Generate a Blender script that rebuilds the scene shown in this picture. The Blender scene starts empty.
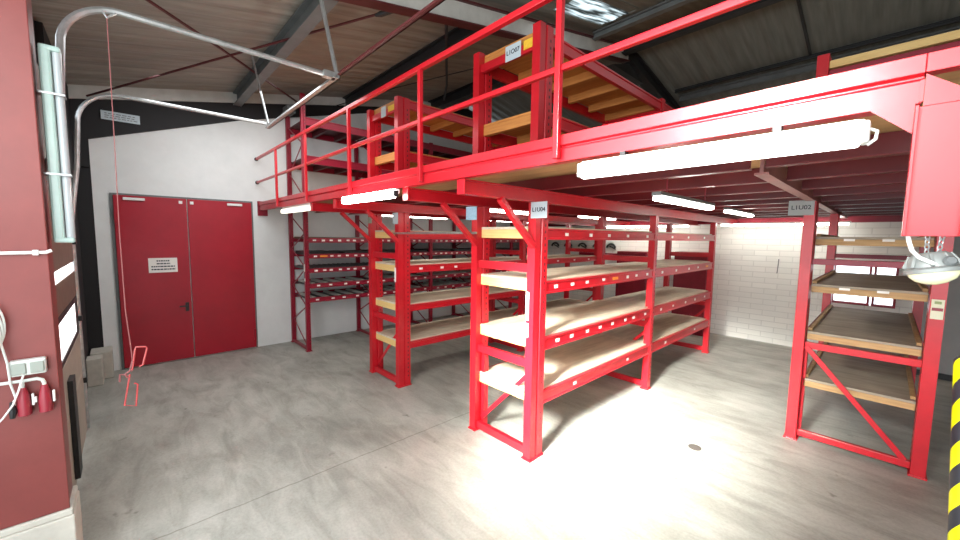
import bpy, math, random
from mathutils import Vector, Matrix
C = bpy.context.scene.collection
SC = bpy.context.scene
random.seed(4)
# ------------------------------------------------------------------ camera
YAW, PITCH, ROLL, FPX = -.819786, -.087314, .013168, 379.48
fw = Vector((math.sin(YAW)*math.cos(PITCH), math.cos(YAW)*math.cos(PITCH), math.sin(PITCH)))
rt = Vector((math.cos(YAW), -math.sin(YAW), 0)); up = rt.cross(fw)
r2 = rt*math.cos(ROLL)+up*math.sin(ROLL); u2 = -rt*math.sin(ROLL)+up*math.cos(ROLL)
cd = bpy.data.cameras.new('camera'); cam = bpy.data.objects.new('camera', cd); C.objects.link(cam)
cd.sensor_width = 36; cd.lens = FPX*36/960; cd.clip_start = .02
M = Matrix((r2, u2, -fw)).transposed().to_4x4(); M.translation = Vector((0, 0, 1.6))
cam.matrix_world = M; SC.camera = cam
# ------------------------------------------------------------------ world, lights, exposure
SC.view_settings.view_transform = 'Standard'; SC.view_settings.look = 'None'
SC.view_settings.gamma = 1; SC.view_settings.use_curve_mapping = False
SC.view_settings.exposure = 0.75
w = bpy.data.worlds.new('sky'); SC.world = w; w.use_nodes = True
w.node_tree.nodes['Background'].inputs[0].default_value = (.86, .93, 1, 1)
w.node_tree.nodes['Background'].inputs[1].default_value = 2.0
def area(name, loc, rot, sx, sy, power, col=(1, 1, 1), spread=math.pi):
    l = bpy.data.lights.new(name, 'AREA'); l.shape = 'RECTANGLE'; l.size = sx; l.size_y = sy
    l.energy = power; l.color = col; l.spread = spread
    o = bpy.data.objects.new(name, l); o.location = loc; o.rotation_euler = rot; C.objects.link(o); return o
R = math.radians
# daylight through the open gate behind the camera, then added fills and spots
area('daylight_gate', (-.5, -.55, 2.25), (R(80), 0, 0), 3.2, 1.1, 42, (1, .99, .96))
area('low_gate_fill', (-.4, -.6, .9), (R(112), 0, R(8)), 3.2, .9, 11, (1, .98, .94))  # added low fill, tilted up to brighten the roof and left wall
area('left_side_fill', (-4.1, 1.0, 2.95), (0, R(12), 0), 2.2, 1.6, 30, (.96, .98, 1))  # added fill for the left side, no rooflight stands here
area('floor_patch_spot', (-1.0, -.7, 2.3), (R(59.5), 0, R(7.5)), .5, .6, 50, (1, .99, .93), R(36))  # narrow spot added to make the bright patch on the floor
area('edge_beam_spot', (-.55, -.6, 2.5), (R(75), 0, R(-2)), .3, .3, 5, (1, .99, .96), R(34))  # small spot added to whiten the right part of the edge beam
# unseen area fills added under the roof
area('left_aisle_fill', (-4.6, 2.2, 3.4), (0, 0, 0), 1.2, 1.5, 6, (.96, .98, 1))  # added fill to brighten the left aisle
area('upper_hall_fill', (-1.2, 4.4, 3.75), (0, 0, 0), 4.5, 2.6, 14, (.95, .98, 1))  # added fill to brighten the upper hall, much wider than the translucent strip
# ------------------------------------------------------------------ materials
MATS = {}
def mat(name, col, rough=.5, metal=0, emit=0, ecol=None, spec=.5, noise=0, nscale=6, bump=0, bscale=40, col2=None, coat=0, stretch=None, trans=0):
    if name in MATS: return MATS[name]
    m = bpy.data.materials.new(name); m.use_nodes = True; nt = m.node_tree; N = nt.nodes; L = nt.links
    b = N['Principled BSDF']; b.inputs['Roughness'].default_value = rough; b.inputs['Metallic'].default_value = metal
    b.inputs['Specular IOR Level'].default_value = spec
    b.inputs['Base Color'].default_value = (*col, 1)
    if coat: b.inputs['Coat Weight'].default_value = coat; b.inputs['Coat Roughness'].default_value = .15
    if emit:
        b.inputs['Emission Color'].default_value = (*(ecol or col), 1); b.inputs['Emission Strength'].default_value = emit
    if trans: b.inputs['Transmission Weight'].default_value = trans
    if noise or bump:
        tc = N.new('ShaderNodeTexCoord'); mp = N.new('ShaderNodeMapping'); L.new(tc.outputs['Object'], mp.inputs[0])
        if stretch: mp.inputs['Scale'].default_value = stretch
    if noise:
        n = N.new('ShaderNodeTexNoise'); n.inputs['Scale'].default_value = nscale; n.inputs['Detail'].default_value = 8; n.inputs['Roughness'].default_value = .65
        L.new(mp.outputs[0], n.inputs[0])
        cr = N.new('ShaderNodeValToRGB'); cr.color_ramp.elements[0].position = .5-.22; cr.color_ramp.elements[1].position = .5+.22
        c2 = col2 or tuple(c*(1-noise) for c in col)
        cr.color_ramp.elements[0].color = (*c2, 1); cr.color_ramp.elements[1].color = (*col, 1)
        L.new(n.outputs[0], cr.inputs[0]); L.new(cr.outputs[0], b.inputs['Base Color'])
    if bump:
        n2 = N.new('ShaderNodeTexNoise'); n2.inputs['Scale'].default_value = bscale; n2.inputs['Detail'].default_value = 5
        L.new(mp.outputs[0], n2.inputs[0]); bp = N.new('ShaderNodeBump'); bp.inputs['Strength'].default_value = bump; bp.inputs['Distance'].default_value = .004
        L.new(n2.outputs[0], bp.inputs['Height']); L.new(bp.outputs[0], b.inputs['Normal'])
    MATS[name] = m; return m
RED = mat('red_rack_paint', (.56, .008, .018), .34, noise=.22, nscale=7, bump=.08, bscale=30, coat=.15)
JOIST = mat('shade_darkened_joist_red', (.14, .007, .011), .35, noise=.3, nscale=9)  # red darkened, the shade under the deck is put into the joist colour
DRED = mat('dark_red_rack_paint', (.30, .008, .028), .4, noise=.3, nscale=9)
DOORRED = mat('red_steel_door_paint', (.40, .006, .022), .3, noise=.25, nscale=2.5, bump=.05, bscale=12)
RUST = mat('red_oxide_column_paint', (.23, .046, .040), .42, noise=.18, nscale=5, bump=.06)
OXIDE = mat('dark_oxide_steel', (.10, .014, .016), .5, noise=.4, nscale=10)
WHITE = mat('white_enamel', (.80, .80, .77), .4)
LABEL = mat('white_label_paper', (.82, .79, .74), .6)
ORANGE = mat('orange_label', (.85, .28, .03), .6)
YLABEL = mat('yellow_label', (.9, .55, .04), .6, noise=.3, nscale=60)
SIGN = mat('pale_grey_blue_sign', (.48, .56, .60), .35)
BLUESIGN = mat('light_blue_sign', (.32, .52, .68), .35, noise=.3, nscale=50)
INK = mat('black_lettering', (.015, .015, .03), .6)
BLACK = mat('black_rubber', (.012, .012, .013), .5)
DARK = mat('dark_steel', (.022, .024, .026), .45, noise=.4, nscale=8)
GALV = mat('galvanised_steel', (.55, .57, .57), .35, .75, noise=.35, nscale=22)
GREYST = mat('grey_painted_steel', (.16, .175, .175), .5, noise=.35, nscale=7)
WHITEST = mat('white_painted_steel', (.62, .62, .58), .5, noise=.25, nscale=5)
PLASTIC = mat('grey_white_plastic', (.62, .66, .62), .3)
FIXT = mat('pale_green_white_lamp_cover', (.42, .58, .54), .22, noise=.12, nscale=20)
TUBE = mat('lit_tube', (1, 1, 1), .3, emit=26, ecol=(1, .98, .92))
DIFF = mat('lit_lamp_diffuser', (1, 1, 1), .3, emit=15, ecol=(1, .98, .91))
DIFFD = mat('lit_warm_lamp_diffuser', (1, 1, .9), .3, emit=1.3, ecol=(1, .97, .80))
GLASSY = mat('yellowish_lamp_glass', (.75, .74, .45), .15, emit=.12, ecol=(1, .98, .7))
PINK = mat('pink_red_rope', (.30, .10, .10), .6)
HOOK = mat('pale_red_hook_steel', (.55, .08, .08), .35)
PLUG = mat('red_plug_plastic', (.28, .02, .035), .35)
STONE = mat('pale_block_concrete', (.55, .52, .45), .9, noise=.25, nscale=12, bump=.3)
FOOT = mat('cream_painted_concrete', (.66, .63, .55), .8, noise=.3, nscale=6, bump=.3)
CREAM = mat('cream_door_panel', (.42, .36, .29), .5, noise=.2, nscale=6)
BROWNP = mat('brown_translucent_panel', (.17, .125, .09), .4, noise=.4, nscale=14)
TRAYG = mat('grey_tray_sheet', (.55, .54, .49), .5, noise=.3, nscale=20)
TRAYB = mat('black_tray', (.01, .01, .012), .45)
BOARDT = mat('brown_fibre_board', (.16, .10, .06), .7, noise=.3, nscale=20)
HAT = mat('dark_green_black_metal', (.03, .036, .033), .4)

def wood(name, c1, c2, axis='X', scale=9):
    m = bpy.data.materials.new(name); m.use_nodes = True; nt = m.node_tree; N = nt.nodes; L = nt.links
    b = N['Principled BSDF']; b.inputs['Roughness'].default_value = .62
    tc = N.new('ShaderNodeTexCoord'); mp = N.new('ShaderNodeMapping'); L.new(tc.outputs['Object'], mp.inputs[0])
    mp.inputs['Scale'].default_value = {'X': (.9, 9, 14), 'Y': (9, .9, 14)}[axis]
    n = N.new('ShaderNodeTexNoise'); n.inputs['Scale'].default_value = scale*.5; n.inputs['Detail'].default_value = 7; n.inputs['Distortion'].default_value = .6
    L.new(mp.outputs[0], n.inputs[0])
    n2 = N.new('ShaderNodeTexNoise'); n2.inputs['Scale'].default_value = 2.6; n2.inputs['Detail'].default_value = 6
    L.new(tc.outputs['Object'], n2.inputs[0])
    cr = N.new('ShaderNodeValToRGB'); cr.color_ramp.elements[0].position = .33; cr.color_ramp.elements[1].position = .66
    cr.color_ramp.elements[0].color = (*c2, 1); cr.color_ramp.elements[1].color = (*c1, 1)
    mx = N.new('ShaderNodeMath'); mx.operation = 'ADD'; m2 = N.new('ShaderNodeMath'); m2.operation = 'MULTIPLY'; m2.inputs[1].default_value = .5
    L.new(n.outputs[0], mx.inputs[0]); L.new(n2.outputs[0], mx.inputs[1]); L.new(mx.outputs[0], m2.inputs[0]); L.new(m2.outputs[0], cr.inputs[0])
    L.new(cr.outputs[0], b.inputs['Base Color']); return m
BEECH = wood('light_chipboard_top', (.74, .66, .51), (.47, .40, .30), 'Y', 6)
TIMBER = wood('yellow_pine_edge', (.80, .58, .24), (.62, .40, .14), 'X')
TIMBERD = wood('orange_pine_batten', (.62, .27, .065), (.40, .14, .03), 'X')
OLDWOOD = wood('worn_grey_plywood', (.42, .35, .26), (.19, .16, .12), 'X', 6)
OLDEDGE = wood('varnished_wood_edge', (.56, .36, .16), (.32, .17, .06), 'X')
DECKW = wood('platform_plywood', (.52, .31, .13), (.30, .16, .06), 'X', 5)

# floor: stained concrete with worn pale areas, fine cracks
def floor_mat():
    m = bpy.data.materials.new('worn_concrete_floor'); m.use_nodes = True; nt = m.node_tree; N = nt.nodes; L = nt.links
    b = N['Principled BSDF']; b.inputs['Roughness'].default_value = .55
    tc = N.new('ShaderNodeTexCoord')
    def noise(s, d, st=(1, 1, 1), rot=0, dist=0):
        mp = N.new('ShaderNodeMapping'); mp.inputs['Scale'].default_value = st; mp.inputs['Rotation'].default_value = (0, 0, rot)
        L.new(tc.outputs['Object'], mp.inputs[0]); n = N.new('ShaderNodeTexNoise'); n.inputs['Scale'].default_value = s; n.inputs['Detail'].default_value = d
        n.inputs['Roughness'].default_value = .62; n.inputs['Distortion'].default_value = dist; L.new(mp.outputs[0], n.inputs[0]); return n.outputs[0]
    def ramp(src, p0, c0, p1, c1):
        cr = N.new('ShaderNodeValToRGB'); e = cr.color_ramp.elements; e[0].position = p0; e[1].position = p1
        e[0].color = (*c0, 1); e[1].color = (*c1, 1); L.new(src, cr.inputs[0]); return cr.outputs[0]
    def mul(a, b_):
        x = N.new('ShaderNodeMix'); x.data_type = 'RGBA'; x.blend_type = 'MULTIPLY'; x.inputs[0].default_value = 1
        L.new(a, x.inputs[6]); L.new(b_, x.inputs[7]); return x.outputs[2]
    base = ramp(noise(.9, 9, dist=.4), .32, (.30, .30, .265), .68, (.50, .505, .455))
    streak = ramp(noise(2.2, 8, (1.0, 3.2, 1), .5, .8), .35, (.72, .72, .70), .6, (1, 1, 1))
    grit = ramp(noise(60, 4), .3, (.86, .86, .86), .6, (1, 1, 1))
    spots = ramp(noise(5.5, 3), .24, (.5, .49, .46), .31, (1, 1, 1))
    c = mul(mul(mul(base, streak), grit), spots)
    sp = N.new('ShaderNodeSeparateXYZ'); L.new(tc.outputs['Object'], sp.inputs[0])
    ad = N.new('ShaderNodeMath'); ad.operation = 'ADD'; ad.inputs[1].default_value = 2.5; L.new(sp.outputs[0], ad.inputs[0])
    nz = N.new('ShaderNodeMath'); nz.operation = 'MULTIPLY_ADD'; nz.inputs[1].default_value = .03; nz.inputs[2].default_value = -.015; L.new(noise(7, 3), nz.inputs[0])
    a2 = N.new('ShaderNodeMath'); a2.operation = 'ADD'; L.new(ad.outputs[0], a2.inputs[0]); L.new(nz.outputs[0], a2.inputs[1])
    ab = N.new('ShaderNodeMath'); ab.operation = 'ABSOLUTE'; L.new(a2.outputs[0], ab.inputs[0])
    c = mul(c, ramp(ab.outputs[0], .002, (.55, .54, .5), .006, (1, 1, 1)))
    L.new(c, b.inputs['Base Color'])
    rr = ramp(noise(3, 6), .3, (.38, .38, .38), .7, (.65, .65, .65)); L.new(rr, b.inputs['Roughness'])
    bp = N.new('ShaderNodeBump'); bp.inputs['Strength'].default_value = .25; bp.inputs['Distance'].default_value = .003; L.new(noise(45, 5), bp.inputs['Height']); L.new(bp.outputs[0], b.inputs['Normal'])
    return m
def brick_mat():
    m = bpy.data.materials.new('white_painted_brick'); m.use_nodes = True; nt = m.node_tree; N = nt.nodes; L = nt.links
    b = N['Principled BSDF']; b.inputs['Roughness'].default_value = .7
    tc = N.new('ShaderNodeTexCoord'); sp = N.new('ShaderNodeSeparateXYZ'); cb = N.new('ShaderNodeCombineXYZ')
    L.new(tc.outputs['Object'], sp.inputs[0]); L.new(sp.outputs[0], cb.inputs[0]); L.new(sp.outputs[2], cb.inputs[1])
    br = N.new('ShaderNodeTexBrick'); br.inputs['Scale'].default_value = 1; br.inputs['Brick Width'].default_value = .32; br.inputs['Row Height'].default_value = .085
    br.inputs['Mortar Size'].default_value = .006; br.inputs['Color1'].default_value = (.86, .86, .80, 1); br.inputs['Color2'].default_value = (.80, .80, .745, 1); br.inputs['Mortar'].default_value = (.70, .70, .65, 1)
    L.new(cb.outputs[0], br.inputs[0]); L.new(br.outputs[0], b.inputs['Base Color'])
    bp = N.new('ShaderNodeBump'); bp.invert = True; bp.inputs['Strength'].default_value = .5; bp.inputs['Distance'].default_value = .006; L.new(br.outputs[1], bp.inputs['Height']); L.new(bp.outputs[0], b.inputs['Normal'])
    return m
def roof_mat(name, c1, c2):
    m = bpy.data.materials.new(name); m.use_nodes = True; nt = m.node_tree; N = nt.nodes; L = nt.links
    b = N['Principled BSDF']; b.inputs['Roughness'].default_value = .6
    tc = N.new('ShaderNodeTexCoord'); mp = N.new('ShaderNodeMapping'); mp.inputs['Scale'].default_value = (7, .5, 1); L.new(tc.outputs['Object'], mp.inputs[0])
    n = N.new('ShaderNodeTexNoise'); n.inputs['Scale'].default_value = 3; n.inputs['Detail'].default_value = 8; L.new(mp.outputs[0], n.inputs[0])
    cr = N.new('ShaderNodeValToRGB'); cr.color_ramp.elements[0].position = .3; cr.color_ramp.elements[1].position = .7
    cr.color_ramp.elements[0].color = (*c2, 1); cr.color_ramp.elements[1].color = (*c1, 1); L.new(n.outputs[0], cr.inputs[0]); L.new(cr.outputs[0], b.inputs['Base Color']); return m
FLOOR = floor_mat(); BRICK = brick_mat()
PLASTER = mat('white_wall_plaster', (.76, .775, .76), .8, noise=.12, nscale=3, bump=.15, bscale=60)
GREYPL = mat('grey_wall_plaster', (.42, .43, .42), .8, noise=.15, nscale=4)
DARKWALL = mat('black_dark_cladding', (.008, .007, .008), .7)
ROOFL = roof_mat('brownish_grey_roof_sheet', (.36, .33, .285), (.23, .21, .18))
ROOFR = roof_mat('greenish_grey_roof_sheet', (.24, .255, .23), (.165, .175, .16))
SKYL = bpy.data.materials.new('translucent_rooflight'); SKYL.use_nodes = True
_n = SKYL.node_tree.nodes; _b = _n['Principled BSDF']; _t = _n.new('ShaderNodeBsdfTranslucent'); _t.inputs[0].default_value = (.4, .43, .43, 1)
SKYL.node_tree.links.new(_t.outputs[0], _n['Material Output'].inputs[0])
_tc = _n.new('ShaderNodeTexCoord'); _mp = _n.new('ShaderNodeMapping'); _mp.inputs['Scale'].default_value = (11, 1.2, 1); _nz = _n.new('ShaderNodeTexNoise'); _nz.inputs['Scale'].default_value = 2.2
_cr = _n.new('ShaderNodeValToRGB'); _cr.color_ramp.elements[0].position = .42; _cr.color_ramp.elements[1].position = .62; _cr.color_ramp.elements[0].color = (.08, .085, .08, 1); _cr.color_ramp.elements[1].color = (.75, .8, .8, 1)
_l = SKYL.node_tree.links; _l.new(_tc.outputs['Object'], _mp.inputs[0]); _l.new(_mp.outputs[0], _nz.inputs[0]); _l.new(_nz.outputs[0], _cr.inputs[0]); _l.new(_cr.outputs[0], _t.inputs[0])
def stripe_mat():
    m = bpy.data.materials.new('yellow_black_spiral_tape'); m.use_nodes = True; nt = m.node_tree; N = nt.nodes; L = nt.links
    b = N['Principled BSDF']; b.inputs['Roughness'].default_value = .4
    tc = N.new('ShaderNodeTexCoord'); sp = N.new('ShaderNodeSeparateXYZ'); L.new(tc.outputs['Object'], sp.inputs[0])
    at = N.new('ShaderNodeMath'); at.operation = 'ARCTAN2'; L.new(sp.outputs[1], at.inputs[0]); L.new(sp.outputs[0], at.inputs[1])
    dv = N.new('ShaderNodeMath'); dv.operation = 'MULTIPLY'; dv.inputs[1].default_value = -2/(2*math.pi); L.new(at.outputs[0], dv.inputs[0])
    zs = N.new('ShaderNodeMath'); zs.operation = 'MULTIPLY'; zs.inputs[1].default_value = 1/.182; L.new(sp.outputs[2], zs.inputs[0])
    ad = N.new('ShaderNodeMath'); ad.operation = 'ADD'; L.new(dv.outputs[0], ad.inputs[0]); L.new(zs.outputs[0], ad.inputs[1])
    fr = N.new('ShaderNodeMath'); fr.operation = 'FRACT'; L.new(ad.outputs[0], fr.inputs[0])
    gt = N.new('ShaderNodeMath'); gt.operation = 'GREATER_THAN'; gt.inputs[1].default_value = .47; L.new(fr.outputs[0], gt.inputs[0])
    mx = N.new('ShaderNodeMix'); mx.data_type = 'RGBA'; mx.inputs[6].default_value = (.03, .03, .04, 1); mx.inputs[7].default_value = (.85, .86, 0, 1)
    L.new(gt.outputs[0], mx.inputs[0]); L.new(mx.outputs[2], b.inputs['Base Color']); return m
STRIPE = stripe_mat()

# ------------------------------------------------------------------ mesh helpers
class MB:
    def __init__(s): s.v = []; s.f = []; s.m = []; s.cur = 0
    def add(s, vs, fs):
        k = len(s.v); s.v += [tuple(v) for v in vs]; s.f += [tuple(i+k for i in f) for f in fs]; s.m += [s.cur]*len(fs); return s
    def box(s, x0, x1, y0, y1, z0, z1):
        v = [(x, y, z) for x in (x0, x1) for y in (y0, y1) for z in (z0, z1)]
        return s.add(v, [(0, 1, 3, 2), (4, 6, 7, 5), (0, 4, 5, 1), (2, 3, 7, 6), (0, 2, 6, 4), (1, 5, 7, 3)])
    def prism(s, poly, ax, a, b):     # polygon in the two other axes (order x,y,z without ax), extruded from a to b
        n = len(poly); mk = {0: lambda p, t: (t, p[0], p[1]), 1: lambda p, t: (p[0], t, p[1]), 2: lambda p, t: (p[0], p[1], t)}[ax]
        v = [mk(p, a) for p in poly]+[mk(p, b) for p in poly]
        return s.add(v, [tuple(range(n)), tuple(range(2*n-1, n-1, -1))]+[(i, i+n, (i+1) % n+n, (i+1) % n) for i in range(n)])
    def bar(s, p, q, w_, h_, upv=(0, 0, 1)):   # rectangular bar from p to q
        p = Vector(p); q = Vector(q); d = (q-p).normalized(); u = Vector(upv); sd = d.cross(u)
        if sd.length < 1e-4: u = Vector((1, 0, 0)); sd = d.cross(u)
        sd.normalize(); u = sd.cross(d); vs = []
        for c in (p, q):
            for a, b in ((-1, -1), (1, -1), (1, 1), (-1, 1)): vs.append(c+sd*a*w_/2+u*b*h_/2)
        return s.add(vs, [(3, 2, 1, 0), (4, 5, 6, 7)]+[(i, (i+1) % 4, (i+1) % 4+4, i+4) for i in range(4)])
    def tube(s, pts, r, seg=10, closed=False):
        pts = [Vector(p) for p in pts]; n = len(pts); rings = []; prev = None
        for i, p in enumerate(pts):
            a = pts[i-1] if (i or closed) else p; b = pts[(i+1) % n] if (i < n-1 or closed) else p
            d = (b-a).normalized()
            if prev is None: u = Vector((0, 0, 1)) if abs(d.z) < .9 else Vector((1, 0, 0)); u = (u-d*u.dot(d)).normalized()
            else: u = (prev-d*prev.dot(d)).normalized()
            prev = u; w_ = d.cross(u); rr = r[i] if isinstance(r, (list, tuple)) else r
            rings.append([p+(u*math.cos(t)+w_*math.sin(t))*rr for t in [2*math.pi*k/seg for k in range(seg)]])
        vs = [v for g in rings for v in g]; fs = []
        for i in range(n if closed else n-1):
            j = (i+1) % n
            fs += [(i*seg+k, i*seg+(k+1) % seg, j*seg+(k+1) % seg, j*seg+k) for k in range(seg)]
        if not closed: fs += [tuple(range(seg-1, -1, -1)), tuple((n-1)*seg+k for k in range(seg))]
        return s.add(vs, fs)
    def lathe(s, prof, c, seg=20, axis=None):   # prof: (r, h) list, around axis through c
        c = Vector(c); A = Vector(axis or (0, 0, 1)).normalized(); u = A.orthogonal().normalized(); w_ = A.cross(u)
        vs = []; fs = []
        for r_, h in prof: vs += [c+A*h+(u*math.cos(t)+w_*math.sin(t))*r_ for t in [2*math.pi*k/seg for k in range(seg)]]
        for i in range(len(prof)-1): fs += [(i*seg+k, i*seg+(k+1) % seg, (i+1)*seg+(k+1) % seg, (i+1)*seg+k) for k in range(seg)]
        fs += [tuple(range(seg-1, -1, -1)), tuple((len(prof)-1)*seg+k for k in range(seg))]
        return s.add(vs, fs)
WO = {}
def wloc(o): return WO[o.name]
def link(name, mb, m, parent=None, bevel=0, smooth=False, origin=None, label=None, thick=None):
    xs = [v[0] for v in mb.v]; ys = [v[1] for v in mb.v]; zs = [v[2] for v in mb.v]
    o0 = Vector(origin) if origin else Vector(((min(xs)+max(xs))/2, (min(ys)+max(ys))/2, min(zs)))
    me = bpy.data.meshes.new(name); me.from_pydata([tuple(Vector(v)-o0) for v in mb.v], [], mb.f)
    ms = m if isinstance(m, (list, tuple)) else [m]
    for q in ms: me.materials.append(q)
    if len(ms) > 1:
        for p, k in zip(me.polygons, mb.m): p.material_index = k
    me.update()
    import bmesh
    b = bmesh.new(); b.from_mesh(me); bmesh.ops.recalc_face_normals(b, faces=b.faces); b.to_mesh(me); b.free()
    if smooth:
        for p in me.polygons: p.use_smooth = True
        me.set_sharp_from_angle(angle=R(40))
    o = bpy.data.objects.new(name, me); C.objects.link(o)
    if parent: o.parent = parent; o.location = o0-WO[parent.name]
    else: o.location = o0
    WO[o.name] = o0
    if bevel:
        bm = o.modifiers.new('bevel', 'BEVEL'); bm.width = bevel; bm.segments = 2; bm.limit_method = 'ANGLE'
    if label: o['label'] = label
    return o
def tag(o, label, cat, group=None):
    o['label'] = label; o['category'] = cat
    if group: o['group'] = group
    return o
def struct(o): o['kind'] = 'structure'; return o
def thing(name, loc, label=None, cat=None, group=None):
    o = bpy.data.objects.new(name, None); o.empty_display_size = .1; C.objects.link(o); o.location = loc; WO[o.name] = Vector(loc)
    if label: tag(o, label, cat, group)
    return o
def text(name, s, size, loc, rot, m, parent, ext=.0008):
    cu = bpy.data.curves.new(name, 'FONT'); cu.body = s; cu.size = size; cu.align_x = 'CENTER'; cu.align_y = 'CENTER'; cu.extrude = ext; cu.offset = size*.012
    cu.materials.append(m); o = bpy.data.objects.new(name, cu); C.objects.link(o); o.parent = parent
    bpy.context.view_layer.update(); me = bpy.data.meshes.new_from_object(o); bpy.data.objects.remove(o); o = bpy.data.objects.new(name, me); C.objects.link(o); o.parent = parent
    o.location = Vector(loc)-WO[parent.name]; o.rotation_euler = rot; WO[o.name] = Vector(loc); return o
B = lambda *a: MB().box(*a)

# ------------------------------------------------------------------ setting
ZR = lambda y: 3.2+.205*y if y < 5.2 else 4.266-.205*(y-5.2)
struct(link('floor', B(-6, 2.6, -6, 7.3, -.1, 0), FLOOR, origin=(0, 0, 0)))
# left wall with the red double door: its top rises towards the ridge in front of a dark end beam
mb = MB().prism([(-.24, 0), (7.3, 0), (7.3, 3.7), (5.2, 4.05), (3.16, 3.68), (1.2, 3.14), (-.24, 2.66)], 0, -6.2, -6)
struct(link('wall_left', mb, PLASTER))
mb = MB().prism([(-.5, 2.3), (-.24, 2.3), (-.24, 2.60), (1.2, 3.10), (3.16, 3.64), (5.2, 4.0), (7.3, 3.62), (7.3, ZR(7.3)-.1), (5.2, ZR(5.2)-.1), (-.5, ZR(-.5)-.11)], 0, -6.17, -5.97)
struct(link('trim_1', mb, DARKWALL, label='black end rafter above the white wall'))
struct(link('trim_2', MB().prism([(-.5, ZR(-.5)-.14), (5.2, ZR(5.2)-.10), (5.2, ZR(5.2)), (-.5, ZR(-.5))], 0, -6.1, -5.95), WHITEST, label='pale strip under the roof edge'))
# back wall of painted brick with window openings
WZ0, WZ1 = .74, 1.34
mb = MB().box(-6, -.50, 7.3, 7.5, 0, 3.85).box(.12, 2.6, 7.3, 7.5, 0, 3.85).box(-.50, .12, 7.3, 7.5, 0, WZ0).box(-.50, .12, 7.3, 7.5, WZ1, 3.85)
struct(link('wall_back', mb, BRICK, origin=(0, 7.3, 0)))
struct(link('wall_right', B(2.4, 2.6, -.4, 7.3, 0, 4.3), GREYPL))
struct(link('trim_3', B(.34, 2.4, 6.95, 7.299, 0, 3.7), GREYPL, label='grey plastered pier beside the windows'))
struct(link('baseboard_back', B(.34, 2.4, 6.93, 6.949, 0, .07), DARK))
for k, (a, b) in enumerate(((-.50, -.12), (-.10, .12))):
    wn = struct(thing('window_%d' % (k+1), (a, 7.32, WZ0)))
    fr = MB().box(a, b, 7.26, 7.34, WZ1-.035, WZ1).box(a, b, 7.26, 7.34, WZ0, WZ0+.03).box(a, a+.025, 7.26, 7.34, WZ0+.03, WZ1-.035).box(b-.025, b, 7.26, 7.34, WZ0+.03, WZ1-.035)
    link('window_frame', fr, DRED, wn, .003)
    g = mat('window_glass', (1, 1, 1), .02, trans=1); link('pane', B(a+.025, b-.025, 7.30, 7.304, WZ0+.03, WZ1-.035), g, wn)
# front wall (seen very obliquely at the left) and gate surrounds
struct(link('wall_front', MB().box(-6.2, -6.0, -.36, -.2401, 0, 2.6).box(-6.2, -4.28, -.52, -.36, 0, 3.1).box(-4.42, -2.70, -.52, -.40, 2.75, 3.1).box(-2.45, 2.6, -.52, -.40, 2.95, 3.25), DARKWALL))
# roof: two ribbed slopes (the ribs run up the slope), one translucent strip
def slope(x0, x1, y0, y1, name, m, lab):
    mb = MB(); n = int((x1-x0)/.05); prof = []
    for i in range(n+1):
        x = x0+(x1-x0)*i/n; prof.append((x, .012 if (i % 4) < 2 else 0))
    vs = []
    for x, dz in prof:
        for y in (y0, y1): vs.append((x, y, ZR(y)+dz)); vs.append((x, y, ZR(y)+dz+.03))
    fs = []
    for i in range(n):
        a = i*4; b = a+4; fs += [(a, b, b+2, a+2), (a+1, a+3, b+3, b+1)]
    fs += [(0, 2, 3, 1), (n*4, n*4+1, n*4+3, n*4+2)]
    for i in range(n): a = i*4; b = a+4; fs += [(a, a+1, b+1, b), (a+2, b+2, b+3, a+3)]
    mb.add(vs, fs); return struct(link(name, mb, m, label=lab))
Y5 = 5.2
slope(-6.3, -2.62, -.6, Y5, 'ceiling', ROOFL, 'brownish grey ribbed roof above the doors')
slope(-2.62, -2.0, -.6, 3.25, 'ceiling', ROOFR, 'grey ribbed roof sheet')
slope(-2.45, -2.12, 3.25, 4.15, 'ceiling', SKYL, 'translucent ribbed rooflight')
slope(-2.62, -2.45, 3.25, 4.15, 'ceiling', ROOFR, 'narrow grey roof sheet left of the rooflight')
slope(-2.12, -2.0, 3.25, 4.15, 'ceiling', ROOFR, 'narrow grey roof sheet right of the rooflight')
slope(-2.62, -2.0, 4.15, Y5, 'ceiling', ROOFR, 'grey ribbed roof sheet below the ridge')
slope(-2.0, 2.6, -.6, Y5, 'ceiling', ROOFR, 'grey ribbed roof sheet above the platform')
slope(-6.3, 2.6, Y5+.001, 7.5, 'ceiling', ROOFR, 'grey green ribbed roof behind the ridge')
# rafters, purlins, seams
def slant(mb, x0, x1, y0, y1, o0, o1):
    return mb.prism([(y0, ZR(y0)-o0), (y1, ZR(y1)-o0), (y1, ZR(y1)-o1), (y0, ZR(y0)-o1)], 0, x0, x1)
t = struct(thing('trim_4', (-2.66, 2, 3.5)))
link('rafter_web', slant(MB(), -2.68, -2.63, -.4, Y5, .06, .22), WHITEST, t, label='white web of the rafter')
link('rafter_flange', slant(slant(MB(), -2.70, -2.60, -.4, Y5, .22, .235), -2.70, -2.60, -.4, Y5, .045, .06), OXIDE, t)
link('rafter_web', slant(MB(), -2.68, -2.63, Y5+.01, 7.3, .06, .22), DARK, t)
link('rafter_flange', slant(slant(MB(), -2.73, -2.58, Y5+.01, 7.3, .22, .235), -2.73, -2.58, Y5+.01, 7.3, .045, .06), DARK, t)
link('apex_plate', MB().prism([(4.75, 3.86), (5.65, 3.86), (5.2, 4.0)], 0, -2.7, -2.61), DARK, t)
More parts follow.
